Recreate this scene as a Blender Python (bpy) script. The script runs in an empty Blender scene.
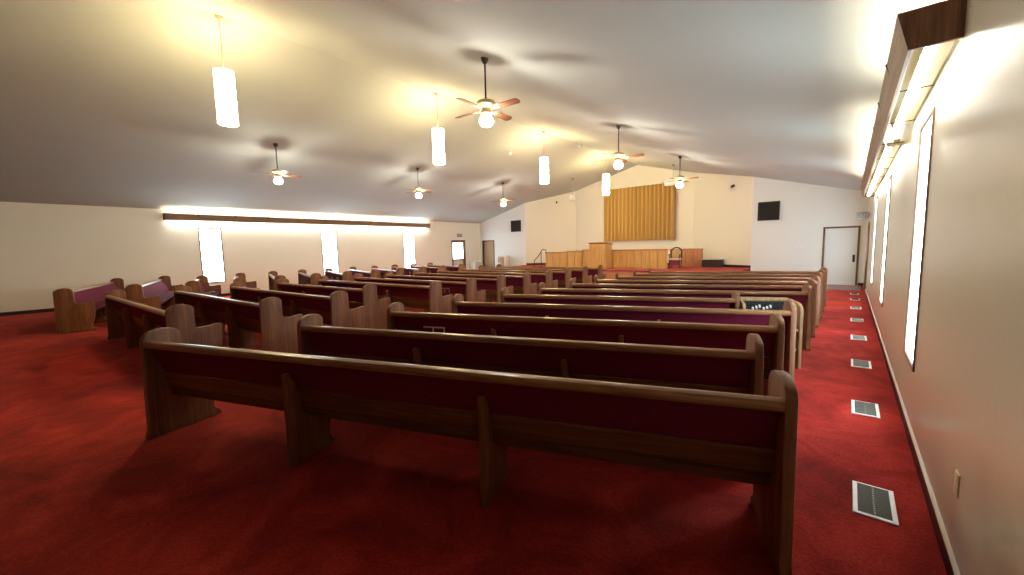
import bpy, bmesh, math, random
from mathutils import Vector, Matrix
random.seed(7)
S = bpy.context.scene
COL = S.collection
R = math.radians
PI = math.pi

# ------------------------------------------------------------------ materials
def new_mat(name):
    m = bpy.data.materials.new(name); m.use_nodes = True
    nt = m.node_tree
    return m, nt, nt.nodes['Principled BSDF']

def N(nt, t, **kw):
    n = nt.nodes.new(t)
    for k, v in kw.items():
        if k.startswith('i_'):
            n.inputs[k[2:].replace('_', ' ')].default_value = v
        else:
            setattr(n, k, v)
    return n

def ramp(nt, fac, stops):
    r = nt.nodes.new('ShaderNodeValToRGB')
    e = r.color_ramp.elements
    while len(e) < len(stops): e.new(0.5)
    for i, (p, c) in enumerate(stops):
        e[i].position = p; e[i].color = (*c, 1)
    nt.links.new(fac, r.inputs[0])
    return r.outputs[0]

def coords(nt, scale=(1, 1, 1)):
    tc = nt.nodes.new('ShaderNodeTexCoord'); mp = nt.nodes.new('ShaderNodeMapping')
    mp.inputs['Scale'].default_value = scale
    nt.links.new(tc.outputs['Object'], mp.inputs[0])
    return mp.outputs[0]

def bump(nt, bsdf, h, strength=.2, dist=.01):
    b = N(nt, 'ShaderNodeBump', i_Strength=strength, i_Distance=dist)
    nt.links.new(h, b.inputs['Height']); nt.links.new(b.outputs[0], bsdf.inputs['Normal'])

def plain(name, c, rough=.5, metal=0, spec=.5, noise=0, nscale=8):
    m, nt, b = new_mat(name)
    b.inputs['Base Color'].default_value = (*c, 1)
    b.inputs['Roughness'].default_value = rough
    b.inputs['Metallic'].default_value = metal
    b.inputs['Specular IOR Level'].default_value = spec
    if noise:
        n = N(nt, 'ShaderNodeTexNoise', i_Scale=nscale, i_Detail=3)
        nt.links.new(coords(nt), n.inputs['Vector'])
        lo = tuple(x * (1 - noise) for x in c); hi = tuple(min(1, x * (1 + noise)) for x in c)
        nt.links.new(ramp(nt, n.outputs[0], [(.3, lo), (.7, hi)]), b.inputs['Base Color'])
    return m

def wood(name, dark, mid, light, axis='x', rough=.38, scale=1):
    m, nt, b = new_mat(name)
    st = {'x': (1.2, 22, 22), 'z': (22, 22, 1.2), 'y': (22, 1.2, 22)}[axis]
    v = coords(nt, tuple(s * scale for s in st))
    n = N(nt, 'ShaderNodeTexNoise', i_Scale=1.0, i_Detail=6, i_Roughness=.62, i_Distortion=.6)
    nt.links.new(v, n.inputs['Vector'])
    n2 = N(nt, 'ShaderNodeTexNoise', i_Scale=5.0, i_Detail=2)
    nt.links.new(v, n2.inputs['Vector'])
    mx = N(nt, 'ShaderNodeMath', operation='MULTIPLY_ADD'); mx.inputs[1].default_value = .35
    nt.links.new(n2.outputs[0], mx.inputs[0]); nt.links.new(n.outputs[0], mx.inputs[2])
    nt.links.new(ramp(nt, mx.outputs[0], [(.42, dark), (.64, mid), (.86, light)]), b.inputs['Base Color'])
    b.inputs['Roughness'].default_value = rough
    b.inputs['Specular IOR Level'].default_value = .32
    bump(nt, b, n2.outputs[0], .08, .002)
    return m

def emit(name, c, s):
    m, nt, b = new_mat(name)
    b.inputs['Base Color'].default_value = (.8, .8, .8, 1)
    b.inputs['Emission Color'].default_value = (*c, 1)
    b.inputs['Emission Strength'].default_value = s
    return m

def carpet_mat():
    m, nt, b = new_mat('red_carpet')
    v = coords(nt)
    big = N(nt, 'ShaderNodeTexNoise', i_Scale=1.7, i_Detail=5, i_Roughness=.65, i_Distortion=.8)
    fine = N(nt, 'ShaderNodeTexNoise', i_Scale=55, i_Detail=3)
    nt.links.new(v, big.inputs['Vector']); nt.links.new(v, fine.inputs['Vector'])
    a = N(nt, 'ShaderNodeMath', operation='MULTIPLY_ADD'); a.inputs[1].default_value = .45
    nt.links.new(fine.outputs[0], a.inputs[0]); nt.links.new(big.outputs[0], a.inputs[2])
    nt.links.new(ramp(nt, a.outputs[0], [(.5, CARPET[0]), (.72, CARPET[1]), (.95, CARPET[2])]), b.inputs['Base Color'])
    b.inputs['Roughness'].default_value = .95
    b.inputs['Specular IOR Level'].default_value = .15
    b.inputs['Sheen Weight'].default_value = .25
    b.inputs['Sheen Tint'].default_value = (1, .25, .2, 1)
    bump(nt, b, a.outputs[0], .5, .02)
    return m

def paint_mat(name, c, rough, bscale=60, bs=.05, spec=.5, coat=0):
    m, nt, b = new_mat(name)
    n = N(nt, 'ShaderNodeTexNoise', i_Scale=bscale, i_Detail=3)
    nt.links.new(coords(nt), n.inputs['Vector'])
    b.inputs['Base Color'].default_value = (*c, 1)
    b.inputs['Roughness'].default_value = rough
    b.inputs['Specular IOR Level'].default_value = spec
    bump(nt, b, n.outputs[0], bs, .01)
    return m

CARPET = [(.12, .0035, .0035), (.27, .011, .008), (.47, .036, .024)]
M = {}
M['carpet'] = carpet_mat()
M['wall'] = paint_mat('cream_paint', (.87, .86, .79), .55)
M['wall_gloss'] = paint_mat('cream_semi_gloss_paint', (.67, .645, .55), .27, 18, .12)
M['wall_warm'] = paint_mat('warm_cream_wall', (.84, .81, .71), .55)  # warmer tone for the alcove's centre and cheek walls
M['wall_cool'] = paint_mat('cool_white_wall', (.80, .82, .82), .55)  # whiter, cooler tone for the flat front walls
M['ceiling'] = paint_mat('ceiling_texture', (.55, .58, .55), .9, 55, .35)
M['oak'] = wood('oak_vertical', (.085, .028, .012), (.175, .066, .027), (.26, .112, .050), 'z', .5)
M['oak_rail'] = wood('oak_lengthwise', (.10, .040, .016), (.21, .095, .040), (.34, .175, .08), 'x', .28)
M['oak_dark'] = wood('oak_dark_board', (.035, .014, .008), (.09, .038, .018), (.16, .072, .034), 'x', .45)
M['oak_mid'] = wood('oak_back_board', (.06, .024, .011), (.14, .06, .026), (.22, .10, .045), 'x', .4)
M['fabric'] = plain('burgundy_fabric', (.135, .009, .034), .9, spec=.2, noise=.18, nscale=60)
M['honey'] = wood('honey_oak_panel', (.42, .21, .055), (.60, .34, .11), (.70, .43, .17), 'z', .4)
M['honey_trim'] = wood('honey_oak_trim', (.30, .14, .045), (.46, .24, .09), (.58, .32, .13), 'x', .4)
M['honey_red'] = wood('reddish_oak_panel', (.36, .14, .06), (.50, .22, .10), (.60, .29, .14), 'z', .4)
M['brown_trim'] = wood('brown_trim', (.09, .045, .025), (.17, .09, .05), (.24, .13, .08), 'z', .45)
M['valance'] = wood('valance_walnut', (.08, .038, .022), (.18, .088, .05), (.27, .14, .085), 'z', .45, .6)
M['valance_long'] = wood('valance_board', (.13, .075, .048), (.24, .145, .092), (.33, .21, .135), 'y', .5)
M['dark_base'] = plain('dark_vinyl', (.022, .012, .010), .4)
M['cream_trim'] = plain('cream_trim', (.80, .77, .68), .4)
M['white'] = plain('white_enamel', (.82, .82, .80), .4)
M['white_metal'] = plain('white_metal', (.75, .74, .70), .35)
M['reflector'] = plain('cream_reflector', (.80, .72, .52), .4)
M['door_white'] = plain('white_door_paint', (.80, .83, .84), .4)
M['door_tan'] = plain('tan_door', (.42, .32, .18), .5, noise=.08)
M['black'] = plain('black_metal', (.015, .014, .013), .4)
M['bronze'] = plain('dark_bronze', (.035, .025, .018), .4, .4)
M['brass'] = plain('antique_brass', (.60, .48, .28), .35, .6)
M['blade'] = wood('fan_blade_walnut', (.07, .025, .012), (.17, .065, .03), (.26, .11, .05), 'x', .4)
M['gold'] = plain('gold_curtain', (.64, .43, .15), .85)
M['grille_cloth'] = plain('dark_grille_cloth', (.020, .014, .013), .9, noise=.3, nscale=120)
M['grey'] = plain('grey_mat', (.24, .17, .17), .95, noise=.25, nscale=40)
M['vent_dark'] = plain('vent_interior', (.02, .02, .018), .7)
M['louver'] = plain('louver_metal', (.045, .047, .035), .4)
M['tan_fabric'] = plain('tan_fabric', (.52, .36, .16), .9)
M['pale_fabric'] = plain('pale_seat', (.70, .66, .58), .8)
M['mixer'] = plain('mixer_black', (.012, .013, .016), .7, spec=.25)
M['mixer_blue'] = plain('mixer_knobs', (.02, .035, .05), .6)
M['tube'] = emit('fluorescent_tube', (1, .95, .82), 34)
M['pendant'] = emit('pendant_glass', (1, .77, .37), 40)
M['globe'] = emit('fan_globe', (1, .92, .77), 135)
M['exit'] = plain('exit_housing', (.30, .31, .30), .5)
M['exit_letter'] = plain('exit_letters', (.62, .60, .56), .5)
M['maroon'] = plain('maroon_paint', (.22, .03, .06), .6)
M['pink_white'] = plain('pinkish_white', (.80, .70, .64), .6)
M['cabinet'] = plain('cream_cabinet_paint', (.58, .56, .50), .6)
M['desk'] = wood('pale_oak', (.24, .13, .06), (.40, .25, .13), (.52, .36, .20), 'z', .5)
M['ivory'] = plain('ivory_plastic', (.70, .60, .38), .4)
M['steel'] = plain('steel', (.55, .55, .55), .3, .8)

def glass_mat():
    m, nt, b = new_mat('window_glass')
    nt.nodes.remove(b)
    out = nt.nodes['Material Output']
    tr = N(nt, 'ShaderNodeBsdfTransparent'); tr.inputs[0].default_value = (.93, .97, 1, 1)
    gl = N(nt, 'ShaderNodeBsdfGlossy', i_Roughness=.03)
    fr = N(nt, 'ShaderNodeFresnel', i_IOR=1.45)
    mx = N(nt, 'ShaderNodeMixShader')
    nt.links.new(fr.outputs[0], mx.inputs[0]); nt.links.new(tr.outputs[0], mx.inputs[1]); nt.links.new(gl.outputs[0], mx.inputs[2])
    nt.links.new(mx.outputs[0], out.inputs[0])
    return m
M['glass'] = glass_mat()
M['frosted'] = emit('daylit_frosted_pane', (.70, .90, 1), 11)

# ------------------------------------------------------------------ mesh helper
class MB:
    def __init__(self): self.bm = bmesh.new()
    def box(self, lo, hi, mat=None):
        vs = [self.bm.verts.new((x, y, z)) for x in (lo[0], hi[0]) for y in (lo[1], hi[1]) for z in (lo[2], hi[2])]
        if mat is not None:
            for v in vs: v.co = mat @ v.co
        for f in ((0, 1, 3, 2), (4, 6, 7, 5), (0, 4, 5, 1), (2, 3, 7, 6), (0, 2, 6, 4), (1, 5, 7, 3)):
            self.bm.faces.new([vs[i] for i in f])
        return self
    def prism(self, prof, a, b, axis='x', mat=None):
        """profile of 2-D points extruded along an axis (profile axes are the remaining two in order)"""
        def mk(p, t):
            c = {'x': (t, p[0], p[1]), 'y': (p[0], t, p[1]), 'z': (p[0], p[1], t)}[axis]
            c = Vector(c)
            return self.bm.verts.new(mat @ c if mat is not None else c)
        A = [mk(p, a) for p in prof]; B = [mk(p, b) for p in prof]
        n = len(prof)
        self.bm.faces.new(A); self.bm.faces.new(B[::-1])
        for i in range(n):
            j = (i + 1) % n
            self.bm.faces.new((A[i], B[i], B[j], A[j]))
        return self
    def quad(self, pts):
        self.bm.faces.new([self.bm.verts.new(p) for p in pts]); return self
    def lathe(self, prof, c=(0, 0, 0), n=20, mat=None):
        rings = []
        for r, z in prof:
            ring = []
            for k in range(n):
                t = 2 * PI * k / n
                p = Vector((c[0] + r * math.cos(t), c[1] + r * math.sin(t), c[2] + z))
                ring.append(self.bm.verts.new(mat @ p if mat is not None else p))
            rings.append(ring)
        for i in range(len(rings) - 1):
            for k in range(n):
                j = (k + 1) % n
                self.bm.faces.new((rings[i][k], rings[i][j], rings[i + 1][j], rings[i + 1][k]))
        for ring, rv in ((rings[0], True), (rings[-1], False)):
            self.bm.faces.new(ring[::-1] if rv else ring)
        return self
    def tube(self, pts, r, n=10):
        pts = [Vector(p) for p in pts]
        rings = []
        for i, p in enumerate(pts):
            d = (pts[min(i + 1, len(pts) - 1)] - pts[max(i - 1, 0)]).normalized()
            u = d.cross(Vector((0, 0, 1)))
            if u.length < 1e-3: u = d.cross(Vector((1, 0, 0)))
            u.normalize(); w = d.cross(u)
            rings.append([self.bm.verts.new(p + r * (math.cos(2 * PI * k / n) * u + math.sin(2 * PI * k / n) * w)) for k in range(n)])
        for i in range(len(rings) - 1):
            for k in range(n):
                j = (k + 1) % n
                self.bm.faces.new((rings[i][k], rings[i][j], rings[i + 1][j], rings[i + 1][k]))
        self.bm.faces.new(rings[0][::-1]); self.bm.faces.new(rings[-1])
        return self
    def bevel(self, w, seg=2, ang=50):
        bmesh.ops.recalc_face_normals(self.bm, faces=self.bm.faces)
        es = [e for e in self.bm.edges if len(e.link_faces) == 2 and e.calc_face_angle(0) > R(ang)]
        bmesh.ops.bevel(self.bm, geom=es, offset=w, segments=seg, affect='EDGES', profile=.5, clamp_overlap=True)
        return self
    def mesh(self, name, mat, smooth=35):
        bmesh.ops.recalc_face_normals(self.bm, faces=self.bm.faces)
        me = bpy.data.meshes.new(name)
        self.bm.to_mesh(me); self.bm.free()
        me.materials.append(mat)
        if smooth:
            me.polygons.foreach_set('use_smooth', [True] * len(me.polygons))
            me.set_sharp_from_angle(angle=R(smooth))
        return me
    def build(self, name, mat, parent=None, smooth=35):
        return link(name, self.mesh(name, mat, smooth), parent)

def link(name, me, parent=None, loc=(0, 0, 0), rot=(0, 0, 0)):
    o = bpy.data.objects.new(name, me); COL.objects.link(o)
    o.parent = parent; o.location = loc; o.rotation_euler = rot
    return o
def tag(o, label=None, cat=None, group=None, kind=None):
    if label: o['label'] = label
    if cat: o['category'] = cat
    if group: o['group'] = group
    if kind: o['kind'] = kind
    return o
def thing(name, label, cat, loc=(0, 0, 0), rz=0, group=None):
    o = bpy.data.objects.new(name, None); COL.objects.link(o)
    o.empty_display_size = .1
    o.location = loc; o.rotation_euler = (0, 0, rz)
    return tag(o, label, cat, group)
def dup(root, label, loc, rz=None):
    r = root.copy(); COL.objects.link(r); r.location = loc
    if rz is not None: r.rotation_euler = (0, 0, rz)
    r['label'] = label
    for ch in list(root.children):
        c = ch.copy(); COL.objects.link(c); c.parent = r
        for g in list(ch.children):
            d = g.copy(); COL.objects.link(d); d.parent = c
    return r
def struct(o): o['kind'] = 'structure'; return o

# ------------------------------------------------------------------ room dimensions (metres)
XR, XL, YF, YB, YK = .45, -18.5, 18.75, 20.5, -2.2
RX, RZ = -8.6, 5.76                    # ridge
ER, EL = 3.27, 3.25                    # eaves
def ceil_z(x):
    return RZ - (RZ - ER) * (x - RX) / (XR - RX) if x > RX else RZ - (RZ - EL) * (RX - x) / (RX - XL)

# floor, ceiling
struct(MB().box((XL - .3, YK - .3, -.1), (XR + .3, YB + .6, 0)).build('floor', M['carpet'], smooth=0))
c = MB()
y0, y1 = YK - .2, YB + .3
zl = EL - (RZ - EL) / (RX - XL) * .3; zr = ER - (RZ - ER) / (XR - RX) * .3
c.prism([(XL - .3, zl), (RX, RZ), (XR + .3, zr), (XR + .3, zr + .2), (RX, RZ + .2), (XL - .3, zl + .2)], y0, y1, 'y')
struct(c.build('ceiling', M['ceiling'], smooth=0))

def wall_along_y(name, x, th, ya, yb, ztop, holes, mat):
    """wall in the plane x with rectangular holes (y0,y1,z0,z1); th is its thickness away from the room"""
    ys = sorted({ya, yb, *[h[0] for h in holes], *[h[1] for h in holes]})
    zs = sorted({0, ztop, *[h[2] for h in holes], *[h[3] for h in holes]})
    m = MB(); a, b = (x, x + th) if th > 0 else (x + th, x)
    for i in range(len(ys) - 1):
        for k in range(len(zs) - 1):
            my, mz = (ys[i] + ys[i + 1]) / 2, (zs[k] + zs[k + 1]) / 2
            if any(h[0] < my < h[1] and h[2] < mz < h[3] for h in holes): continue
            m.box((a, ys[i], zs[k]), (b, ys[i + 1], zs[k + 1]))
    return struct(m.build(name, mat, smooth=0))

WR = [(4.50, 5.17), (8.60, 9.27), (12.45, 13.12)]
WL = [(3.94, 4.60), (8.46, 9.13), (12.87, 13.54)]
DL = (16.33, 17.33)
DR = (16.33, 17.33)
WB, WT = .58, 2.58
holesR = [(a, b, WB, WT) for a, b in WR] + [(DR[0], DR[1], 0, 2.10)]
holesL = [(a, b, WB, WT) for a, b in WL] + [(DL[0], DL[1], 0, 2.10)]
wall_along_y('wall_right', XR, .15, YK, YF + .15, 3.35, holesR, M['wall_gloss'])
wall_along_y('wall_left', XL, -.15, YK, YF + .15, 3.35, holesL, M['wall'])
# back wall behind the camera
struct(MB().prism([(XL - .2, 0), (XR + .2, 0), (XR + .2, ceil_z(XR) + .05), (RX, RZ + .05), (XL - .2, ceil_z(XL) + .05)], YK - .15, YK, 'y').build('wall_back', M['brown_trim'], smooth=0))
# front wall: two flats with door holes, two angled cheeks and the recessed centre
AR, AL = -3.05, -14.70                  # outer corners of the alcove
BR, BL = -5.77, -12.30                  # inner corners
D1 = (-.70, .22); D2 = (-18.25, -17.32)
def flat_front(name, xa, xb, door):
    m = MB()
    def seg(x0, x1, z0):
        m.prism([(x0, z0), (x1, z0), (x1, ceil_z(x1) + .06), (x0, ceil_z(x0) + .06)], YF, YF + .15, 'y')
    seg(xa, door[0], 0); seg(door[1], xb, 0); seg(door[0], door[1], 2.06)
    return struct(m.build(name, M['wall_cool'], smooth=0))
flat_front('wall_front_right', AR, XR + .15, D1)
flat_front('wall_front_left', XL - .15, AL, D2)
def cheek(name, xa, ya, xb, yb, out):
    m = MB(); d = Vector((xb - xa, yb - ya, 0)).normalized(); n = Vector((-d.y, d.x, 0)) * out * .15
    v = lambda x, y, z: m.bm.verts.new((x, y, z))
    za, zb = ceil_z(xa) + .06, ceil_z(xb) + .06
    A = [v(xa, ya, 0), v(xb, yb, 0), v(xb, yb, zb), v(xa, ya, za)]
    B = [v(xa + n.x, ya + n.y, 0), v(xb + n.x, yb + n.y, 0), v(xb + n.x, yb + n.y, zb), v(xa + n.x, ya + n.y, za)]
    m.bm.faces.new(A); m.bm.faces.new(B[::-1])
    for i in range(4): m.bm.faces.new((A[i], A[(i + 1) % 4], B[(i + 1) % 4], B[i]))
    return struct(m.build(name, M['wall_warm'], smooth=0))
cheek('wall_front_right_cheek', AR, YF, BR, YB, -1)
cheek('wall_front_left_cheek', AL, YF, BL, YB, 1)
struct(MB().prism([(BL - .1, 0), (BR + .1, 0), (BR + .1, ceil_z(BR) + .06), (RX, RZ + .06), (BL - .1, ceil_z(BL) + .06)], YB, YB + .15, 'y').build('wall_front_centre', M['wall_warm'], smooth=0))

# baseboards
def base_run(name, pts, inward, cap=False):
    m = MB()
    for (xa, ya), (xb, yb) in pts:
        d = Vector((xb - xa, yb - ya, 0)); L = d.length; ang = math.atan2(d.y, d.x)
        T = Matrix.Translation((xa, ya, 0)) @ Matrix.Rotation(ang, 4, 'Z')
        s = inward
        m.prism([(0, 0), (s * .014, 0), (s * .012, .10), (0, .10)], 0, L, 'x', T)
    return struct(m.build(name, M['dark_base'], smooth=0))
base_run('baseboard_right', [((XR, YK), (XR, DR[0] - .07)), ((XR, DR[1] + .07), (XR, YF))], 1)
struct(MB().prism([(XR, .10), (XR - .016, .10), (XR - .015, .108), (XR - .004, .118), (XR, .12)], YK, DR[0] - .07, 'y').build('baseboard_strip', M['cream_trim']))  # thin cream strip along the top of the right baseboard only
base_run('baseboard_left', [((XL, YK), (XL, DL[0] - .07)), ((XL, DL[1] + .07), (XL, YF))], -1)
base_run('baseboard_front', [((AR, YF), (D1[0] - .07, YF)), ((D1[1] + .07, YF), (XR, YF)), ((XL, YF), (D2[0] - .06, YF)), ((D2[1] + .07, YF), (AL, YF))], -1)

# windows
def window(i, x, side, a, b):
    """side: +1 right wall (room lies to -x), -1 left wall"""
    s = side
    f = MB(); t = .032
    def bx(y0, y1, z0, z1, d0, d1):
        xs = sorted((x - s * d0, x + s * d1)); f.box((xs[0], y0, z0), (xs[1], y1, z1))
    bx(a - t, a, WB - t, WT + t, .012, .14); bx(b, b + t, WB - t, WT + t, .012, .14)
    bx(a, b, WT, WT + t, .012, .14); bx(a, b, WB - t, WB, .012, .14)
    f.bevel(.004, 1)
    fr = struct(f.build('window_%d' % i, M['brown_trim']))
    g = MB(); xs = sorted((x + s * .010, x + s * .016)); g.box((xs[0], a, WB), (xs[1], b, WT))
    g.build('pane', M['frosted'], fr, smooth=0)
    w = MB(); xs = sorted((x - s * .002, x + s * .03)); q = .012
    for y0, y1, z0, z1 in ((a, a + q, WB, WT), (b - q, b, WB, WT), (a + q, b - q, WT - q, WT), (a + q, b - q, WB, WB + q)):
        w.box((xs[0], y0, z0), (xs[1], y1, z1))
    w.build('sash', M['white'], fr, smooth=0)
    return fr
for i, (a, b) in enumerate(WR): window(i + 1, XR, 1, a, b)
for i, (a, b) in enumerate(WL): window(i + 4, XL, -1, a, b)

# doors
def casing(m, axis, p, a, b, top, w, d0, d1):
    def bx(u0, u1, z0, z1):
        if axis == 'y':
            m.box((min(p - d0, p + d1), u0, z0), (max(p - d0, p + d1), u1, z1))
        else:
            m.box((u0, min(p - d0, p + d1), z0), (u1, max(p - d0, p + d1), z1))
    bx(a - w, a, 0, top + w); bx(b, b + w, 0, top + w); bx(a, b, top, top + w)
m = MB(); casing(m, 'x', YF, D1[0], D1[1], 2.06, .06, .02, .15); m.bevel(.004, 1)
d1 = struct(m.build('door_1', M['brown_trim']))
s = MB(); s.box((D1[0], YF + .03, .01), (D1[1], YF + .07, 2.06))
W = D1[1] - D1[0]
for z0, z1 in ((.18, .75), (.88, 1.55), (1.66, 1.93)):
    for k in (0, 1):
        xa = D1[0] + .11 + k * (W / 2 - .03); xb = xa + W / 2 - .19
        for q in ((xa, xb, z0, z0 + .02), (xa, xb, z1 - .02, z1), (xa, xa + .02, z0, z1), (xb - .02, xb, z0, z1)):
            s.box((q[0], YF + .022, q[2]), (q[1], YF + .03, q[3]))
        s.box((xa + .05, YF + .018, z0 + .05), (xb - .05, YF + .03, z1 - .05))
s.build('door_slab', M['door_white'], d1, smooth=0)
h = MB(); h.box((D1[1] - .115, YF + .012, .84), (D1[1] - .045, YF + .03, 1.10)); h.bevel(.01, 2)
h.lathe([(.012, 0), (.012, .03), (.03, .045), (.032, .06), (.012, .075)], (0, 0, 0), 14, Matrix.Translation((D1[1] - .08, YF + .02, .95)) @ Matrix.Rotation(R(90), 4, 'X'))
h.build('handle', M['bronze'], d1)

m = MB(); casing(m, 'x', YF, D2[0], D2[1], 2.06, .07, .02, .15); m.bevel(.004, 1)
d2 = struct(m.build('door_2', M['brown_trim']))
s = MB(); s.box((D2[0], YF + .09, .01), (D2[1], YF + .13, 2.06)); s.build('door_slab', M['door_tan'], d2, smooth=0)
h = MB(); h.lathe([(.005, 0), (.03, .005), (.03, .02), (.012, .025), (.012, .04), (.03, .05), (.028, .07), (.005, .075)], (0, 0, 0), 14, Matrix.Translation((D2[1] - .10, YF + .09, 1.0)) @ Matrix.Rotation(R(90), 4, 'X'))
h.build('knob', M['brass'], d2)

def glazed_door(i, x, s, a, b):
    m = MB(); casing(m, 'y', x, a, b, 2.10, .06, .02 * s, .14 * s); m.bevel(.004, 1)
    d = struct(m.build('door_%d' % i, M['brown_trim']))
    f = MB(); xs = sorted((x + s * .05, x + s * .09))
    st = .09
    for y0, y1, z0, z1 in ((a, a + st, .01, 2.10), (b - st, b, .01, 2.10), (a + st, b - st, .01, .25), (a + st, b - st, 2.0, 2.10), (a + st, b - st, .93, 1.02)):
        f.box((xs[0], y0, z0), (xs[1], y1, z1))
    f.build('door_frame', M['brown_trim'], d, smooth=0)
    g = MB(); gx = sorted((x + s * .065, x + s * .072)); g.box((gx[0], a + st, 1.02), (gx[1], b - st, 2.0)); g.build('pane', M['frosted'], d, smooth=0)
    l = MB(); l.box((gx[0], a + st, .25), (gx[1], b - st, .93)); l.build('lower_panel', M['pale_fabric'], d, smooth=0)
    hb = MB(); hx = x + s * .02; hb.tube([(x + s * .05, a + .15, .98), (hx, a + .15, .98), (hx, b - .15, .98), (x + s * .05, b - .15, .98)], .014); hb.build('push_bar', M['bronze'], d)
    return d
glazed_door(3, XL, -1, *DL)
glazed_door(4, XR, 1, *DR)

# platform: carpeted dais with a panelled face
PF, PZ = 15.8, .58
m = MB(); m.prism([(AL, PF), (AR, PF), (AR, YF), (BR, YB), (BL, YB), (AL, YF)], .0, PZ, 'z')
pl = struct(m.build('platform', M['carpet'], smooth=0))
f = MB(); f.box((AL, PF - .03, 0), (AR, PF, PZ - .05))
x = AL + .02
while x < AR - .35:
    f.box((x, PF - .04, .06), (x + .36, PF - .03, PZ - .1)); x += .40
f.build('face_panel', M['honey_red'], pl, smooth=0)
e = MB(); e.prism([(PF - .06, PZ - .05), (PF + .03, PZ - .05), (PF + .03, PZ + .006), (PF - .05, PZ + .006), (PF - .065, PZ - .01)], AL, AR, 'x'); e.build('edge_nosing', M['maroon'], pl)
# dark skirting where the alcove walls meet the dais
m = MB()
for (xa, ya), (xb, yb), sg in (((AR, YF), (BR, YB), 1), ((BR, YB), (BL, YB), 1), ((BL, YB), (AL, YF), 1)):
    d = Vector((xb - xa, yb - ya, 0)); T = Matrix.Translation((xa, ya, PZ)) @ Matrix.Rotation(math.atan2(d.y, d.x), 4, 'Z')
    m.prism([(0, 0), (sg * .014, 0), (sg * .012, .10), (0, .10)], 0, d.length, 'x', T)
struct(m.build('baseboard_platform', M['dark_base'], smooth=0))

# ------------------------------------------------------------------ pews
def arc(cx, cy, r, a0, a1, n):
    return [(cx + r * math.cos(R(a0 + (a1 - a0) * k / n)), cy + r * math.sin(R(a0 + (a1 - a0) * k / n))) for k in range(n + 1)]
END = [(-.036, 0), (-.036, .045), (-.020, .075), (0, .885), (.012, .915), (.04, .94), (.08, .958), (.125, .968), (.17, .970), (.215, .964), (.255, .950), (.283, .928), (.297, .90),
       (.300, .70)] + arc(.345, .675, .045, 180, 262, 4) + [(.45, .638), (.54, .650)] + arc(.575, .625, .028, 90, 0, 4) + \
      [(.598, .45), (.588, .33), (.560, .22), (.535, .15), (.533, .10), (.548, .07), (.585, .05), (.592, .025), (.592, 0)]
TE = .055
def end_mesh():
    m = MB(); m.prism(END, 0, TE, 'x'); m.bevel(.009, 2, 60)
    return m.mesh('end_panel', M['oak'])
END_ME = end_mesh()
def support_mesh():
    prof = [(.02, 0), (.02, .685)] + arc(.042, .700, .022, 180, 40, 4) + [(.10, .64), (.15, .50), (.16, .365), (.48, .365), (.44, .28), (.41, .17), (.405, .10), (.42, .06), (.46, .04), (.46, 0)]
    m = MB(); m.prism(prof, -.022, .022, 'x'); m.bevel(.006, 2, 60)
    return m.mesh('support', M['oak'])
SUP_ME = support_mesh()
def tilt(y, z):      # the back plane leans: rear surface at height z
    return .045 + (.86 - z) * .30
_pm = {}
def pew_meshes(L):
    k = round(L, 2)
    if k in _pm: return _pm[k]
    a, b = TE, L - TE
    m = MB()
    m.prism([(tilt(0, .815), .812), (.006, .822), (-.002, .838), (0, .856), (.012, .870), (.040, .877), (.072, .872), (.092, .858), (.100, .838), (.098, .815)], a, b, 'x')
    cap = m.mesh('cap_rail', M['oak_rail'])
    m = MB()
    q = .055
    m.prism([(tilt(0, .82) + .006, .82), (tilt(0, .45) + .006, .45), (tilt(0, .45) + q + .02, .45), (tilt(0, .55) + q + .035, .55), (tilt(0, .7) + q + .03, .7), (tilt(0, .81) + q, .81), (tilt(0, .82) + q - .01, .82)], a, b, 'x')
    back = m.mesh('backrest', M['fabric'])
    m = MB()
    m.prism([(tilt(0, .578) - .014, .578), (tilt(0, .435) - .014, .435), (tilt(0, .435) + .004, .435), (tilt(0, .578) + .004, .578)], a, b, 'x'); m.bevel(.004, 1)
    low = m.mesh('lower_rail', M['oak_mid'])
    m = MB()
    m.prism([(tilt(0, .44) + .02, .425), (tilt(0, .44) + .02, .455), (.30, .462), (.50, .478), (.545, .470), (.565, .445), (.560, .425)], a, b, 'x')
    seat = m.mesh('seat', M['fabric'])
    m = MB()
    m.prism([(tilt(0, .44) - .004, .44), (tilt(0, .37) - .006, .345), (tilt(0, .37) + .02, .342), (.49, .395), (.535, .405), (.54, .425), (.19, .425), (tilt(0, .44) + .01, .44)], a, b, 'x')
    board = m.mesh('seat_board', M['oak_dark'])
    _pm[k] = (cap, back, low, seat, board)
    return _pm[k]
def pew(label, x, y, ang, L, group, nsup=2, sup=None):
    t = thing('pew', label, 'pew', (x, y, 0), R(ang), group)
    link('end_panel', END_ME, t); link('end_panel', END_ME, t, (L - TE, 0, 0))
    cap, back, low, seat, board = pew_meshes(L)
    link('cap_rail', cap, t); link('backrest', back, t); link('lower_rail', low, t); link('seat', seat, t); link('seat_board', board, t)
    for s in (sup or [L * (k + 1) / (nsup + 1) for k in range(nsup)]):
        link('support', SUP_ME, t, (s, 0, 0))
    return t

ORD = ['first', 'second', 'third', 'fourth', 'fifth', 'sixth', 'seventh', 'eighth', 'ninth', 'tenth', 'eleventh', 'twelfth']
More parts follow.
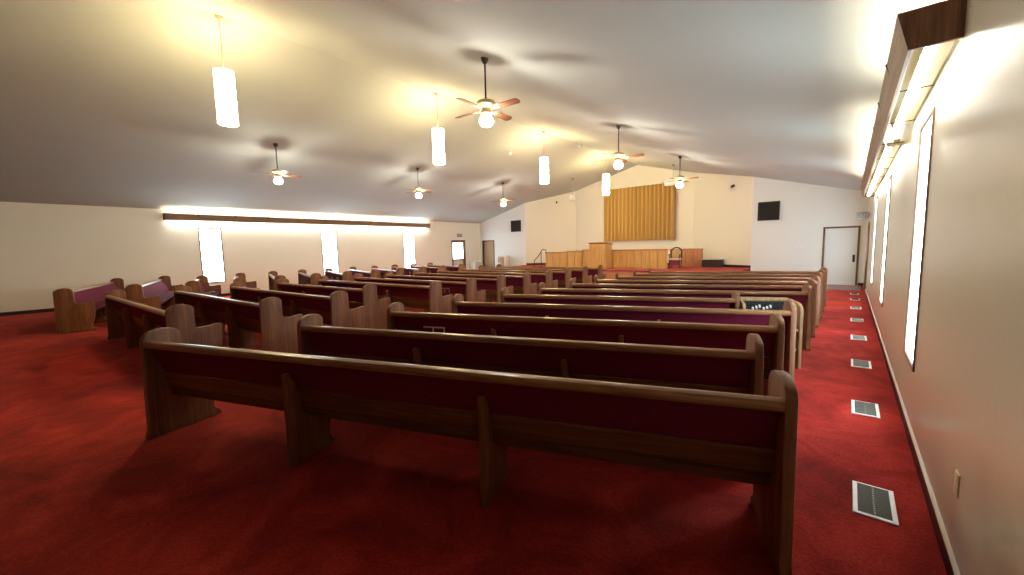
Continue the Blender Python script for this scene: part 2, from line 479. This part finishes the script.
# right block, turned towards the pulpit: left rear corner, angle, length
RA = 20.5
gR = 'angled pews of the right block'
right = [(-4.70, .50, 4.865)] + [(-4.29, 1.64 + 1.043 * k, (4.15, 4.16, 4.16)[k] if k < 3 else 4.18) for k in range(10)]
right[4] = (right[4][0], right[4][1], 3.43)
right_labels = {0: 'nearest pew, longest oak bench across the foreground with dark burgundy back',
                2: 'third pew from the camera in the right block, small card racks on its back',
                3: 'fourth pew in the right block, its back just behind the sound desk',
                4: 'short fifth pew of the right block, ending at the sound desk',
                10: 'frontmost pew of the right block, closest to the platform'}
pews_R = []
for i, (x, y, L) in enumerate(right):
    lab = right_labels.get(i, '%s oak pew from the camera in the right block beside the window aisle' % ORD[i])
    pews_R.append(pew(lab, x, y, RA, L, gR, sup=[1.64, 3.24] if i == 0 else ([1.15, 2.25] if i == 4 else None)))
# middle block
MA = 3.0
gM = 'pews of the middle block'
mid_right = [(-6.46, 1.00 + 1.022 * k) for k in range(12)]
mid_labels = {0: 'rearmost pew of the middle block, its profiled right end showing behind the nearest pew',
              3: 'fourth pew of the middle block, its right end set back from the aisle',
              4: 'fifth pew of the middle block, small card rack on its back' if False else 'fifth oak pew from the rear in the middle block',
              5: 'sixth pew of the middle block, small card racks on its back',
              11: 'frontmost pew of the middle block, below the pulpit'}
pews_M = []
for i, (x, y) in enumerate(mid_right):
    L = (4.38, 4.42, 4.52, 3.88, 4.60, 4.57)[i] if i < 6 else 4.52
    x -= (.27, .06)[i] if i < 2 else 0
    if i == 3: x = -7.20
    ca, sa = math.cos(R(MA)), math.sin(R(MA))
    lab = mid_labels.get(i, '%s oak pew from the rear in the middle block' % ORD[i])
    pews_M.append(pew(lab, x - L * ca, y - L * sa - (.03 if i == 3 else 0), MA, L, gM))
# left block: near (aisle) end is the right end of the pew
LA = -16.0
gL = 'angled pews of the left block'
left_labels = {0: 'rearmost pew of the left block, alone on the open carpet, pink seat showing',
               1: 'second pew from the rear in the left block, pink seat facing the aisle',
               2: 'short third pew of the left block, pink seat under the first left window',
               11: 'frontmost pew of the left block, near the glazed side door'}
pews_L = []
for i in range(12):
    L = 4.45 if i < 2 else (2.95 if i == 2 else 3.55)
    xn, yn = -12.79 - (.08, .05)[i] if i < 2 else -12.79, (.13, 1.24)[i] if i < 2 else .27 + 1.03 * i
    ca, sa = math.cos(R(LA)), math.sin(R(LA))
    lab = left_labels.get(i, '%s oak pew from the rear in the left block by the window wall' % ORD[i])
    pews_L.append(pew(lab, xn - L * ca, yn - L * sa, LA, L, gL))

# card racks on two pews (parts of those pews)
def card_rack(par, x, w, mat):
    m = MB(); z0, z1 = .585, .69; yy = tilt(0, .66) - .034
    m.box((x, yy - .002, z1), (x + w, yy + .012, z1 + .014)); m.box((x + w - .012, yy - .002, z0), (x + w, yy + .012, z1))
    o = m.build('card_rack', mat, par, smooth=0)
    m = MB(); m.box((x, yy, z0), (x + w - .012, yy + .008, z1)); m.box((x, yy + .008, z0 - .006), (x + w, yy + .045, z0)); m.build('pocket', M['fabric'], o, smooth=0)
    return o
for k, (xx, mt) in enumerate(((.16, M['bronze']), (.31, M['bronze']), (.47, M['white']), (.62, M['white']))):
    o = card_rack(pews_R[2], xx, .135, mt)
    if k > 1: o['label'] = 'white card rack'
for xx in (3.62, 3.78): card_rack(pews_M[5], xx, .13, M['steel'])

# ------------------------------------------------------------------ sound desk in the gap of the short pew
ca, sa = math.cos(R(RA)), math.sin(R(RA))
px, py, _ = right[4]
def on_row(u, v): return (px + u * ca - v * sa, py + u * sa + v * ca, 0)
dk = thing('sound_desk', 'light oak sound desk holding a black mixer at the end of the short pew', 'desk', on_row(3.45, -.10), R(RA))
DW, DD = .67, .56
side = [(0, 0), (0, .74), (.02, .785), (.06, .815), (.14, .835), (.50, .84), (.56, .825), (.56, 0)]
for nm, xx in (('side_panel', 0), ('side_panel', DW - .035)):
    m = MB(); m.prism(side, xx, xx + .035, 'x'); m.bevel(.006, 2, 60); m.build(nm, M['desk'], dk)
m = MB(); m.box((.035, .50, .0), (DW - .035, .535, .80)); m.build('front_panel', M['desk'], dk, smooth=0)
m = MB(); m.box((.035, .44, .81), (DW - .035, .56, .85)); m.bevel(.005, 1); m.build('top_rail', M['desk'], dk)
m = MB(); m.box((.035, .03, .48), (DW - .035, .50, .51)); m.build('shelf', M['desk'], dk, smooth=0)
m = MB(); m.box((.035, .05, .22), (DW - .035, .50, .25)); m.build('lower_shelf', M['desk'], dk, smooth=0)
mx = thing('sound_mixer', 'black sound mixer with rows of pale knobs sitting in the oak desk', 'mixer', on_row(3.45, -.10), R(RA))
mx.location.z = .512
tl = Matrix.Translation((.05, .10, .06)) @ Matrix.Rotation(R(46), 4, 'X')
m = MB(); m.box((0, 0, -.05), (DW - .10, .34, 0), tl); m.bevel(.006, 1); m.build('case', M['mixer'], mx)
m = MB()
for r_ in range(5):
    for k in range(12):
        p = tl @ Vector((.04 + k * .034, .12 + r_ * .042, 0)); m.lathe([(.010, 0), (.010, .012), (.006, .018)], (0, 0, 0), 8, Matrix.Translation(p) @ Matrix.Rotation(R(46), 4, 'X'))
tag(m.build('knobs', M['mixer_blue'], mx), 'rows of blue grey knobs', kind='stuff')
for k in range(6):
    m = MB(); u = .10 + k * .042; m.box((u, .19 + .02 * (k % 3), 0), (u + .022, .23 + .02 * (k % 3), .022), tl); m.build('fader', M['white'], mx, smooth=0)
m = MB(); m.box((.455, .06, 0), (.53, .30, .004), tl); m.build('display', M['vent_dark'], mx, smooth=0)
m = MB(); m.box((.10, .055, -.055), (DW - .2, .28, -.0), Matrix.Translation((.0, .0, .055))); m.build('foot', M['mixer'], mx, smooth=0)

# ------------------------------------------------------------------ ceiling fans
def ceiling_fan(label, x, y, ang):
    t = thing('ceiling_fan', label, 'ceiling fan', (x, y, 3.85), 0, 'ceiling fans with globe lights')
    top = ceil_z(x) - 3.85
    m = MB(); m.lathe([(.018, top - .09), (.03, top - .085), (.06, top - .03), (.065, top + .02)], n=20); m.build('canopy', M['bronze'], t)
    m = MB(); m.tube([(0, 0, .16), (0, 0, top - .10)], .014); m.build('downrod', M['bronze'], t)
    m = MB(); m.lathe([(.02, .19), (.035, .17), (.06, .155), (.135, .145), (.155, .12), (.155, .085), (.13, .06), (.09, .04), (.075, .0), (.085, -.02), (.085, -.055), (.06, -.075), (.03, -.08)], n=28); m.build('motor', M['brass'], t)
    for k in range(4):
        a = R(ang + 90 * k)
        Tm = Matrix.Rotation(a, 4, 'Z') @ Matrix.Rotation(R(-13), 4, 'X')
        b = MB(); prof = [(.19, -.045), (.22, -.058), (.60, -.072), (.645, -.055), (.66, -.02), (.66, .02), (.645, .055), (.60, .072), (.22, .058), (.19, .045)]
        b.prism(prof, .016, .024, 'z', Tm)
        bo = b.build('blade', M['blade'], t)
        i = MB(); i.prism([(.10, -.012), (.17, -.012), (.20, -.03), (.26, -.03), (.28, 0), (.26, .03), (.20, .03), (.17, .012), (.10, .012)], .008, .016, 'z', Tm)
        i.build('blade_bracket', M['brass'], bo)
    m = MB(); m.lathe([(.045, -.075), (.075, -.095), (.105, -.13), (.115, -.165), (.105, -.20), (.075, -.235), (.03, -.25)], n=24); m.build('globe', M['globe'], t)
    return t
fans = [('large ceiling fan nearest the camera on the right ceiling slope', -4.63, 4.92, 3.5),
        ('middle ceiling fan of the right slope, just above the gold curtain', -4.68, 9.92, 8),
        ('farthest ceiling fan of the right slope, in front of the gold curtain edge', -4.69, 14.85, -8),
        ('nearest ceiling fan on the left slope, low over the left block', -12.69, 4.67, 0),
        ('middle ceiling fan on the left slope above the middle pews', -12.72, 9.62, 6),
        ('farthest ceiling fan on the left slope near the left front wall', -12.72, 14.53, 10)]
for f in fans: ceiling_fan(*f)

# ------------------------------------------------------------------ pendant lamps along the ridge
def pendant(label, y):
    t = thing('pendant_lamp', label, 'pendant lamp', (RX, y, 3.93), 0, 'cylinder pendants along the ridge')
    top = RZ - 3.93
    m = MB(); m.lathe([(.015, top - .05), (.055, top - .035), (.06, top + .0)], n=20); m.build('canopy', M['brass'], t)
    m = MB(); m.tube([(0, 0, .90), (0, 0, top - .03)], .008); m.build('stem', M['brass'], t)
    m = MB(); n = 32
    m.lathe([(.150, 0), (.152, .01), (.152, .89), (.150, .90), (.142, .90), (.142, 0)], n=n)
    # open cylinder: drop the end caps
    bmesh.ops.delete(m.bm, geom=[f for f in m.bm.faces if len(f.verts) > 4], context='FACES_ONLY')
    m.build('lamp_shade', M['pendant'], t)
    m = MB()
    for a in (0, 120, 240): m.tube([(0, 0, .91), (.147 * math.cos(R(a)), .147 * math.sin(R(a)), .885)], .004, 6)
    m.lathe([(.02, .86), (.03, .88), (.03, .92), (.01, .94)], n=12); m.build('shade_holder', M['brass'], t)
    m = MB(); m.lathe([(.01, .30), (.03, .31), (.045, .36), (.04, .42), (.02, .47), (.015, .86)], n=16); m.build('bulb', M['globe'], t)
    return t
for lab, y in (('nearest and largest glowing white cylinder pendant, top left of the room', 2.41), ('second glowing cylinder pendant from the camera, left of the large fan', 7.23),
               ('third glowing cylinder pendant from the camera along the ridge', 12.13), ('farthest glowing cylinder pendant, beside the top left of the gold curtain', 16.95)):
    pendant(lab, y)

# ------------------------------------------------------------------ valances with fluorescent tubes
def valance(label, x, s, ya, yb, runs):
    """s = +1: on the right wall (fixture reaches towards -x)"""
    t = thing('wall_valance_light', label, 'wall light', (x, ya, 2.77 if s > 0 else 2.86))
    L = yb - ya
    def X(d): return -s * d
    m = MB()
    m.prism([(X(.230), 0), (X(.290), .23), (X(.272), .232), (X(.212), .004)], 0, L, 'y'); m.build('front_board', M['valance_long'], t)
    m = MB()
    m.prism([(X(.211), .006), (X(.270), .230), (X(.262), .230), (X(.203), .006)], .02, L - .02, 'y'); m.build('inner_lining', M['cream_trim'], t)
    for e in (0, L - .02):
        m = MB(); m.prism([(X(0), 0), (X(.230), 0), (X(.290), .23), (X(0), .23)], e - .001, e + .02, 'y'); m.build('end_cap', M['valance'], t)
    k = .95
    while k < L - .5:
        m = MB(); m.tube([(X(.21), k, .008), (X(.012), k, .008)], .004, 6)
        m.prism([(X(.235), .05), (X(.298), .232), (X(.285), .240), (X(.262), .236), (X(.27), .230), (X(.288), .228), (X(.228), .05)], k - .015, k + .015, 'y'); m.build('bracket', M['bronze'], t); k += 1.15
    for a, b in runs:
        a -= ya; b -= ya
        m = MB(); m.box((min(X(.02), X(.085)), a, .03), (max(X(.02), X(.085)), b, .10))
        m.prism([(X(.160), .012), (X(.195), .14), (X(.188), .142), (X(.152), .016)], a, b, 'y')
        hs = m.build('reflector', M['reflector'], t, smooth=0)
        n = max(1, round((b - a) / 1.2)); q = (b - a) / n
        for i in range(n):
            m = MB(); m.tube([(X(.120), a + i * q + .03, .045), (X(.120), a + (i + 1) * q - .03, .045)], .024, 10); m.build('fluorescent_tube', M['tube'], t)
            for yy in (a + i * q + .015, a + (i + 1) * q - .025):
                m = MB(); m.box((min(X(.07), X(.145)), yy, .015), (max(X(.07), X(.145)), yy + .012, .075))
                m.build('tube_socket', M['white'], t, smooth=0)
    return t
valance('long wooden valance light high on the right wall beside the camera', XR, 1, 3.55, 14.55, [(3.60, 5.95), (7.10, 9.5), (9.55, 11.95), (12.0, 14.45)])
valance('long wooden valance light across the far left wall above the windows', XL, -1, 2.96, 14.50, [(3.05, 5.4), (5.45, 7.8), (7.85, 10.2), (10.25, 12.6), (12.62, 14.42)])

# ------------------------------------------------------------------ floor vents in the right aisle
def vent_parts(t):
    w, l = .20, .40
    m = MB(); b = .024
    for q in ((0, 0, w, b), (0, l - b, w, l), (0, b, b, l - b), (w - b, b, w, l - b)):
        m.box((q[0], q[1], 0), (q[2], q[3], .010))
    m.bevel(.002, 1); m.build('frame', M['white'], t)
    m = MB(); m.box((b, b, .0005), (w - b, l - b, .0015)); m.build('duct', M['vent_dark'], t, smooth=0)
    m = MB()
    k = b + .008
    while k < l - b:
        m.box((b, 0, -.001), (w - b, .013, .0005), Matrix.Translation((0, k, .006)) @ Matrix.Rotation(R(28), 4, 'X')); k += .026
    m.box((w / 2 - .004, b, .006), (w / 2 + .004, l - b, .009))
    m.build('louver', M['louver'], t, smooth=0)
vlabs = ['white framed floor vent nearest the camera in the right aisle', 'second floor vent from the camera in the right aisle', 'third floor vent from the camera, level with the fourth pew',
         'fourth floor vent from the camera in the right aisle', 'fifth floor vent from the camera in the right aisle', 'sixth floor vent from the camera in the right aisle',
         'seventh floor vent from the camera in the right aisle', 'farthest floor vent, by the grey mat at the white door']
v0 = thing('floor_vent', vlabs[0], 'floor vent', (.09, 3.00, 0), 0, 'floor vents in the right aisle'); vent_parts(v0)
for lab, y in zip(vlabs[1:], (4.79, 6.62, 8.46, 10.40, 12.30, 14.10, 15.60)): dup(v0, lab, (.09, y, 0))

# grey entrance mat at the white door
m = MB(); m.box((-1.0, 16.9, .0), (.36, 18.70, .012)); m.bevel(.004, 1)
tag(m.build('door_mat', M['grey']), 'grey mat on the red carpet in front of the white door', 'mat')

# ------------------------------------------------------------------ wall fittings
def speaker_grille(label, x0, x1, z0, z1):
    t = thing('wall_speaker', label, 'speaker', ((x0 + x1) / 2, YF, (z0 + z1) / 2))
    w, h = (x1 - x0) / 2, (z1 - z0) / 2; q = .035
    m = MB()
    for a in ((-w, -h, w, -h + q), (-w, h - q, w, h), (-w, -h + q, -w + q, h - q), (w - q, -h + q, w, h - q)):
        m.box((a[0], -.06, a[1]), (a[2], 0, a[3]))
    m.bevel(.004, 1); m.build('frame', M['bronze'], t)
    m = MB(); m.box((-w + q, -.04, -h + q), (w - q, -.005, h - q)); m.build('grille', M['grille_cloth'], t, smooth=0)
speaker_grille('dark square wall speaker left of the white door on the right front wall', -2.86, -2.13, 2.47, 3.20)
speaker_grille('dark square wall speaker high to the right of the tan door', -15.80, -15.05, 2.58, 3.25)

# text helper
def text_mesh(name, s, size, mat, parent, T, depth=.004):
    cu = bpy.data.curves.new(name, 'FONT'); cu.body = s; cu.size = size; cu.extrude = depth; cu.align_x = 'CENTER'; cu.align_y = 'CENTER'
    o = bpy.data.objects.new('tmp', cu); COL.objects.link(o)
    dg = bpy.context.evaluated_depsgraph_get()
    me = bpy.data.meshes.new_from_object(o.evaluated_get(dg)); bpy.data.objects.remove(o); bpy.data.curves.remove(cu)
    me.transform(T); me.materials.clear(); me.materials.append(mat)
    return link(name, me, parent)
# exit sign jutting from the right wall over the side door (faces along the room)
t = thing('exit_sign', 'grey exit sign jutting from the right wall by the white door', 'sign', (XR, 17.0, 2.40))
m = MB(); m.box((-.33, -.03, -.10), (-.02, .03, .10)); m.bevel(.008, 2); m.build('housing', M['exit'], t)
m = MB(); m.box((-.02, -.04, -.06), (0, .04, .06)); m.build('mount', M['exit'], t, smooth=0)
text_mesh('lettering', 'EXIT', .15, M['exit_letter'], t, Matrix.Translation((-.175, -.031, 0)) @ Matrix.Rotation(R(90), 4, 'X'))
t = thing('exit_sign', 'grey exit sign above the glazed door on the left wall', 'sign', (XL, 16.93, 2.46))
m = MB(); m.box((.0, -.19, -.10), (.06, .19, .10)); m.bevel(.008, 2); m.build('housing', M['exit'], t)
text_mesh('lettering', 'EXIT', .15, M['exit_letter'], t, Matrix.Translation((.061, 0, 0)) @ Matrix.Rotation(R(90), 4, 'Z') @ Matrix.Rotation(R(90), 4, 'X'))

def plate(name, label, cat, T, kind):
    t = bpy.data.objects.new(name, None); COL.objects.link(t); t.matrix_world = T; tag(t, label, cat)
    m = MB(); m.box((-.036, -.058, 0), (.036, .058, .007)); m.bevel(.003, 2); m.build('cover_plate', M['ivory'] if kind == 'outlet' else M['white'], t)
    if kind == 'outlet':
        for zz in (-.025, .025):
            m = MB(); m.prism(arc(0, zz, .017, 0, 360, 11)[:-1], .005, .009, 'z'); m.build('socket', M['cream_trim'], t)
    else:
        m = MB(); m.box((-.006, -.012, .006), (.006, .012, .016)); m.build('toggle', M['cream_trim'], t, smooth=0)
    return t
def face_right(y, z): return Matrix.Translation((XR, y, z)) @ Matrix.Rotation(R(-90), 4, 'Z') @ Matrix.Rotation(R(90), 4, 'X')
def face_front(x, z): return Matrix.Translation((x, YF, z)) @ Matrix.Rotation(R(90), 4, 'X')
plate('wall_outlet', 'ivory wall outlet low on the right wall beside the aisle', 'outlet', face_right(2.73, .45), 'outlet')
plate('light_switch', 'left of two small white switches left of the white door', 'switch', face_front(-1.55, 1.37), 'switch')
plate('light_switch', 'right of two small white switches, next to the white door', 'switch', face_front(-1.36, 1.37), 'switch')

# small spotlights
def spot(label, x, y):
    t = thing('ceiling_spotlight', label, 'spotlight', (x, y, ceil_z(x)))
    m = MB(); m.lathe([(.04, -.03), (.055, -.02), (.055, .02)], n=16); m.build('base', M['white'], t)
    m = MB(); m.tube([(0, 0, -.02), (0, 0, -.12)], .012); m.build('arm', M['white_metal'], t)
    T = Matrix.Translation((0, 0, -.14)) @ Matrix.Rotation(R(-60), 4, 'X')
    m = MB(); m.lathe([(.02, .09), (.05, .06), (.06, -.10), (.054, -.10), (.045, -.06)], (0, 0, 0), 18, T); m.build('lamp_head', M['white'], t)
spot('small white spotlight on the ceiling just left of the third pendant', -10.16, 12.08)
spot('small white spotlight on the ceiling between the third and fourth pendants', -8.25, 14.05)
def hanging(label, x, y, z, w, h):
    t = thing('stage_light', label, 'stage light', (x, y, z))
    top = ceil_z(x) - z
    m = MB(); m.lathe([(.02, top - .04), (.045, top - .03), (.05, top + .01)], n=14); m.build('canopy', M['bronze'], t)
    m = MB(); m.tube([(0, 0, h / 2), (0, 0, top - .02)], .009, 8); m.build('hanging_rod', M['steel'], t)
    m = MB(); m.box((-w / 2, -.12, -h / 2), (w / 2, .12, h / 2)); m.bevel(.02, 2); m.build('housing', M['cream_trim'], t)
    m = MB(); m.box((-w / 2 + .03, -.126, -h / 2 + .03), (w / 2 - .03, -.118, h / 2 - .03)); m.build('front_lens', M['white'], t, smooth=0)
hanging('cream boxy stage light hung on a rod in front of the gold curtain', -6.0, 18.1, 4.30, .68, .26)
hanging('small cream stage light hung on a rod left of the farthest pendant', -11.12, 18.2, 4.15, .26, .24)
def wall_spot(label, x, z, rz, y):
    t = thing('wall_spotlight', label, 'spotlight', (x, y, z), rz)
    m = MB(); m.lathe([(.05, 0), (.05, .02), (.02, .03)], (0, 0, 0), 14, Matrix.Rotation(R(90), 4, 'X')); m.build('base', M['bronze'], t)
    m = MB(); m.tube([(0, -.02, 0), (0, -.08, -.015)], .010, 8); m.build('arm', M['bronze'], t)
    m = MB(); m.lathe([(.02, .06), (.03, .05), (.038, -.05), (.03, -.05)], (0, 0, 0), 16, Matrix.Translation((0, -.10, -.03)) @ Matrix.Rotation(R(-40), 4, 'X')); m.build('lamp_head', M['bronze'], t)
fx = .30; wall_spot('small dark spotlight high on the right angled front wall', AR + (BR - AR) * fx, 4.03, math.atan2(YF - YB, AR - BR), YF + (YB - YF) * fx)
fx = .62; wall_spot('small dark spotlight high on the left angled front wall', AL + (BL - AL) * fx, 4.22, math.atan2(YB - YF, BL - AL), YF + (YB - YF) * fx)

# ------------------------------------------------------------------ gold curtain on the centre wall
t = thing('stage_curtain', 'gold pleated curtain on the centre of the front wall', 'curtain', (-8.51, YB, 1.85))
def pleats(x0, x1, n, h):
    m = MB(); pts = []
    N_ = n * 12
    for k in range(N_ + 1):
        u = k / N_; ph = u * n * 2 * PI
        pts.append((x0 + (x1 - x0) * u, -.16 - .115 * math.sin(ph) - .02 * math.sin(ph * .37 + 1)))
    fr = [m.bm.verts.new((p[0], p[1], 0)) for p in pts]; to = [m.bm.verts.new((p[0], p[1], h)) for p in pts]
    fb = [m.bm.verts.new((p[0], p[1] + .012, 0)) for p in pts]; tb = [m.bm.verts.new((p[0], p[1] + .012, h)) for p in pts]
    for k in range(N_):
        m.bm.faces.new((fr[k], fr[k + 1], to[k + 1], to[k])); m.bm.faces.new((fb[k + 1], fb[k], tb[k], tb[k + 1]))
        m.bm.faces.new((fr[k + 1], fr[k], fb[k], fb[k + 1])); m.bm.faces.new((to[k], to[k + 1], tb[k + 1], tb[k]))
    return m
pleats(-1.92, -.0, 9, 2.78).build('curtain_panel', M['gold'], t, 60)
pleats(.0, 1.92, 9, 2.78).build('curtain_panel', M['gold'], t, 60)
m = MB(); m.box((-1.95, -.045, 2.77), (1.95, 0, 2.81)); m.build('curtain_track', M['brown_trim'], t, smooth=0)

# ------------------------------------------------------------------ platform furniture
def panel_rail(name, label, x0, x1, y, ztop, z0=PZ, th=.08, trim=True, mat='honey', cat='railing'):
    t = thing(name, label, cat, ((x0 + x1) / 2, y, z0))
    w = (x1 - x0) / 2; h = ztop - z0
    m = MB(); m.box((-w, -th / 2, 0), (w, th / 2, h - .04))
    k = -w + .03
    n = max(1, round((2 * w - .06) / .36)); q = (2 * w - .06) / n
    for i in range(n): m.box((-w + .03 + i * q + .016, -th / 2 - .022, .07), (-w + .03 + (i + 1) * q - .016, -th / 2, h - .10))
    m.build('wood_panel', M[mat], t, smooth=0)
    m = MB(); m.box((-w - .015, -th / 2 - .04, h - .04), (w + .015, th / 2 + .04, h)); m.bevel(.008, 2); m.build('cap_rail', M['honey_trim'], t)
    m = MB(); m.box((-w, -th / 2 - .02, 0), (w, -th / 2, .06)); m.build('base_trim', M['honey_trim'], t, smooth=0)
    return t
YP = 16.5
panel_rail('panel_screen', 'lowest oak panel screen left of the pulpit, beside the curved handrail', -11.66, -10.40, YP, 1.36, cat='screen')
panel_rail('panel_screen', 'taller oak panel screen in the middle between handrail and pulpit', -10.38, -9.58, YP + .02, 1.41, cat='screen')
panel_rail('panel_screen', 'narrow oak panel screen just left of the pulpit', -9.56, -9.10, YP + .04, 1.46, cat='screen')
panel_rail('choir_rail', 'long oak panelled rail right of the pulpit', -8.26, -5.78, 16.9, 1.43)
panel_rail('choir_rail', 'far oak panelled rail with dark end beyond the platform chair', -6.45, -5.02, 19.25, 1.40, mat='honey_red')
# pulpit
t = thing('pulpit', 'tall oak pulpit rising above the panel screens', 'pulpit', (-8.64, YP, PZ))
w = .42
m = MB(); m.box((-w, -.28, 0), (w, .28, 1.13))
for i in range(3): m.box((-w + .03 + i * .265, -.292, .08), (-w + .265 + i * .265, -.28, 1.05))
m.build('body', M['honey'], t, smooth=0)
m = MB(); m.prism([(-.33, 1.16), (-.33, 1.20), (.34, 1.12), (.34, 1.08)], -w - .03, w + .03, 'x'); m.bevel(.006, 1); m.build('top_slab', M['honey_trim'], t)
m = MB(); m.box((-w - .02, -.30, 0), (w + .02, .30, .07)); m.bevel(.006, 1); m.build('plinth', M['honey_trim'], t)
# curved handrail left
t = thing('handrail', 'curved black handrail at the left end of the oak screens', 'handrail', (-11.95, 16.2, PZ))
m = MB(); pts = [(-.24, 0, .02), (-.23, 0, .38), (.0, 0, .56), (.19, 0, .80)] + [(.36 + .16 * math.cos(R(a)), 0, .80 + .12 * math.sin(R(a))) for a in (150, 120, 90, 60, 30, 0, -40)]
m.tube(pts, .02); m.build('rail', M['bronze'], t)
m = MB(); m.tube([(.20, 0, 0), (.20, 0, .80)], .018); m.build('post', M['bronze'], t)
# platform chair
t = thing('platform_chair', 'dark wooden armchair with tan back on the platform', 'chair', (-5.78, 17.9, PZ), R(6))
t.scale = (.84, .84, .92)
def cleg(x, y, h): return MB().tube([(x, y, 0), (x, y, h)], .024, 8)
for x, y, h in ((-.25, -.22, .62), (.25, -.22, .62), (-.25, .24, .60), (.25, .24, .60)): cleg(x, y, h).build('leg', M['bronze'], t)
m = MB(); m.box((-.27, -.25, .40), (.27, .26, .46)); m.bevel(.015, 2); m.build('seat', M['pale_fabric'], t)
m = MB(); m.tube([(-.26, .25, .46), (-.26, .27, .75)] + [(.26 * math.cos(R(a)), .28, .75 + .22 * math.sin(R(a))) for a in range(165, 0, -15)] + [(.26, .27, .75), (.26, .25, .46)], .028); m.build('back_frame', M['bronze'], t)
m = MB(); m.prism([(-.22, .52), (.22, .52), (.22, .74)] + [(.22 * math.cos(R(a)), .74 + .17 * math.sin(R(a))) for a in range(20, 180, 20)] + [(-.22, .74)], .245, .285, 'y'); m.bevel(.01, 2); m.build('backrest', M['tan_fabric'], t)
for sx in (-.27, .27):
    m = MB(); m.box((sx - .03, -.25, .62), (sx + .03, .26, .655)); m.bevel(.01, 2); m.build('armrest', M['bronze'], t)
m = MB(); m.box((-.24, -.225, .12), (.24, -.20, .36)); m.build('apron', M['maroon'], t, smooth=0)
# riser with pale top at right rear
t = thing('choir_riser', 'low dark riser with pale top at the right rear of the platform', 'riser', (-4.93, 18.86, PZ), R(0))
m = MB(); m.box((-.02, .02, 0), (.80, .34, .33)); m.build('body', M['dark_base'], t, smooth=0)
m = MB(); m.box((-.03, 0, .33), (.82, .36, .375)); m.bevel(.006, 1); m.build('top', M['pale_fabric'], t)

# small white stand by the left front wall and white ledge by the left wall
t = thing('small_stand', 'small pinkish white stand with maroon edges against the left front wall', 'stand', (-16.10, 18.35, 0))
for sx in (-.22, .22):
    m = MB(); m.box((sx - .03, -.2, 0), (sx + .03, .2, 1.16)); m.bevel(.008, 1); o = m.build('side_panel', M['pink_white'], t)
m = MB(); m.tube([(-.24, -.22, .75), (-.27, -.22, .95), (-.24, -.22, 1.12)], .028, 8); m.build('trim_piece', M['maroon'], t)
m = MB(); m.tube([(-.24, -.22, .30), (-.27, -.22, .50), (-.24, -.22, .68)], .028, 8); m.build('trim_piece', M['maroon'], t)
for zz in (.25, .62, 1.06):
    m = MB(); m.box((-.19, -.2, zz), (.19, .2, zz + .035)); m.build('shelf', M['pink_white'], t, smooth=0)
m = MB(); m.box((-.19, .16, 0), (.19, .19, 1.06)); m.build('back_panel', M['pink_white'], t, smooth=0)
t = thing('low_cabinet', 'low cream cabinet against the left wall between glazed door and tan door', 'cabinet', (XL + .26, 18.05, 0))
m = MB(); m.box((-.245, -.32, .06), (.22, .32, .74)); m.bevel(.006, 1); m.build('body', M['cabinet'], t)
m = MB(); m.box((-.245, -.35, .74), (.25, .35, .775)); m.bevel(.008, 1); m.build('top', M['cabinet'], t)
m = MB(); m.box((-.22, -.30, 0), (.19, .30, .06)); m.build('plinth', M['white_metal'], t, smooth=0)
for sy in (-.16, .16):
    m = MB(); m.box((.22, sy - .145, .10), (.236, sy + .145, .70)); m.bevel(.004, 1); d = m.build('door', M['cabinet'], t)
    m = MB(); m.lathe([(.008, 0), (.008, .015), (.015, .02), (.010, .03)], (0, 0, 0), 10, Matrix.Translation((.236, sy * .2, .45)) @ Matrix.Rotation(R(90), 4, 'Y')); m.build('knob', M['brass'], d)

# ------------------------------------------------------------------ daylight
w = bpy.data.worlds.new('World'); S.world = w; w.use_nodes = True
bg = w.node_tree.nodes['Background']; bg.inputs[0].default_value = (.80, .92, 1, 1); bg.inputs[1].default_value = 5.0

# ------------------------------------------------------------------ camera
f, yaw, pitch, roll, H = 398.255, R(40.2279), R(5.69353), R(-1.28563), 1.6195
cy, sy = math.cos(yaw), math.sin(yaw)
fwd = Vector((-sy * math.cos(pitch), cy * math.cos(pitch), -math.sin(pitch)))
rt = Vector((cy, sy, 0)); up = rt.cross(fwd)
r2 = math.cos(roll) * rt + math.sin(roll) * up; u2 = -math.sin(roll) * rt + math.cos(roll) * up
cam = bpy.data.cameras.new('Camera'); co = bpy.data.objects.new('Camera', cam); COL.objects.link(co)
co.matrix_world = Matrix(((r2.x, u2.x, -fwd.x, 0), (r2.y, u2.y, -fwd.y, 0), (r2.z, u2.z, -fwd.z, H), (0, 0, 0, 1)))
cam.sensor_width = 36; cam.lens = f / 1024 * 36; cam.clip_start = .05
S.camera = co

S.view_settings.view_transform = 'Standard'; S.view_settings.look = 'None'
S.view_settings.gamma = 1; S.view_settings.use_curve_mapping = False
S.view_settings.exposure = 0.66
S.cycles.use_denoising = True
S.cycles.max_bounces = 8; S.cycles.diffuse_bounces = 5; S.cycles.glossy_bounces = 3
S.cycles.sample_clamp_indirect = 8
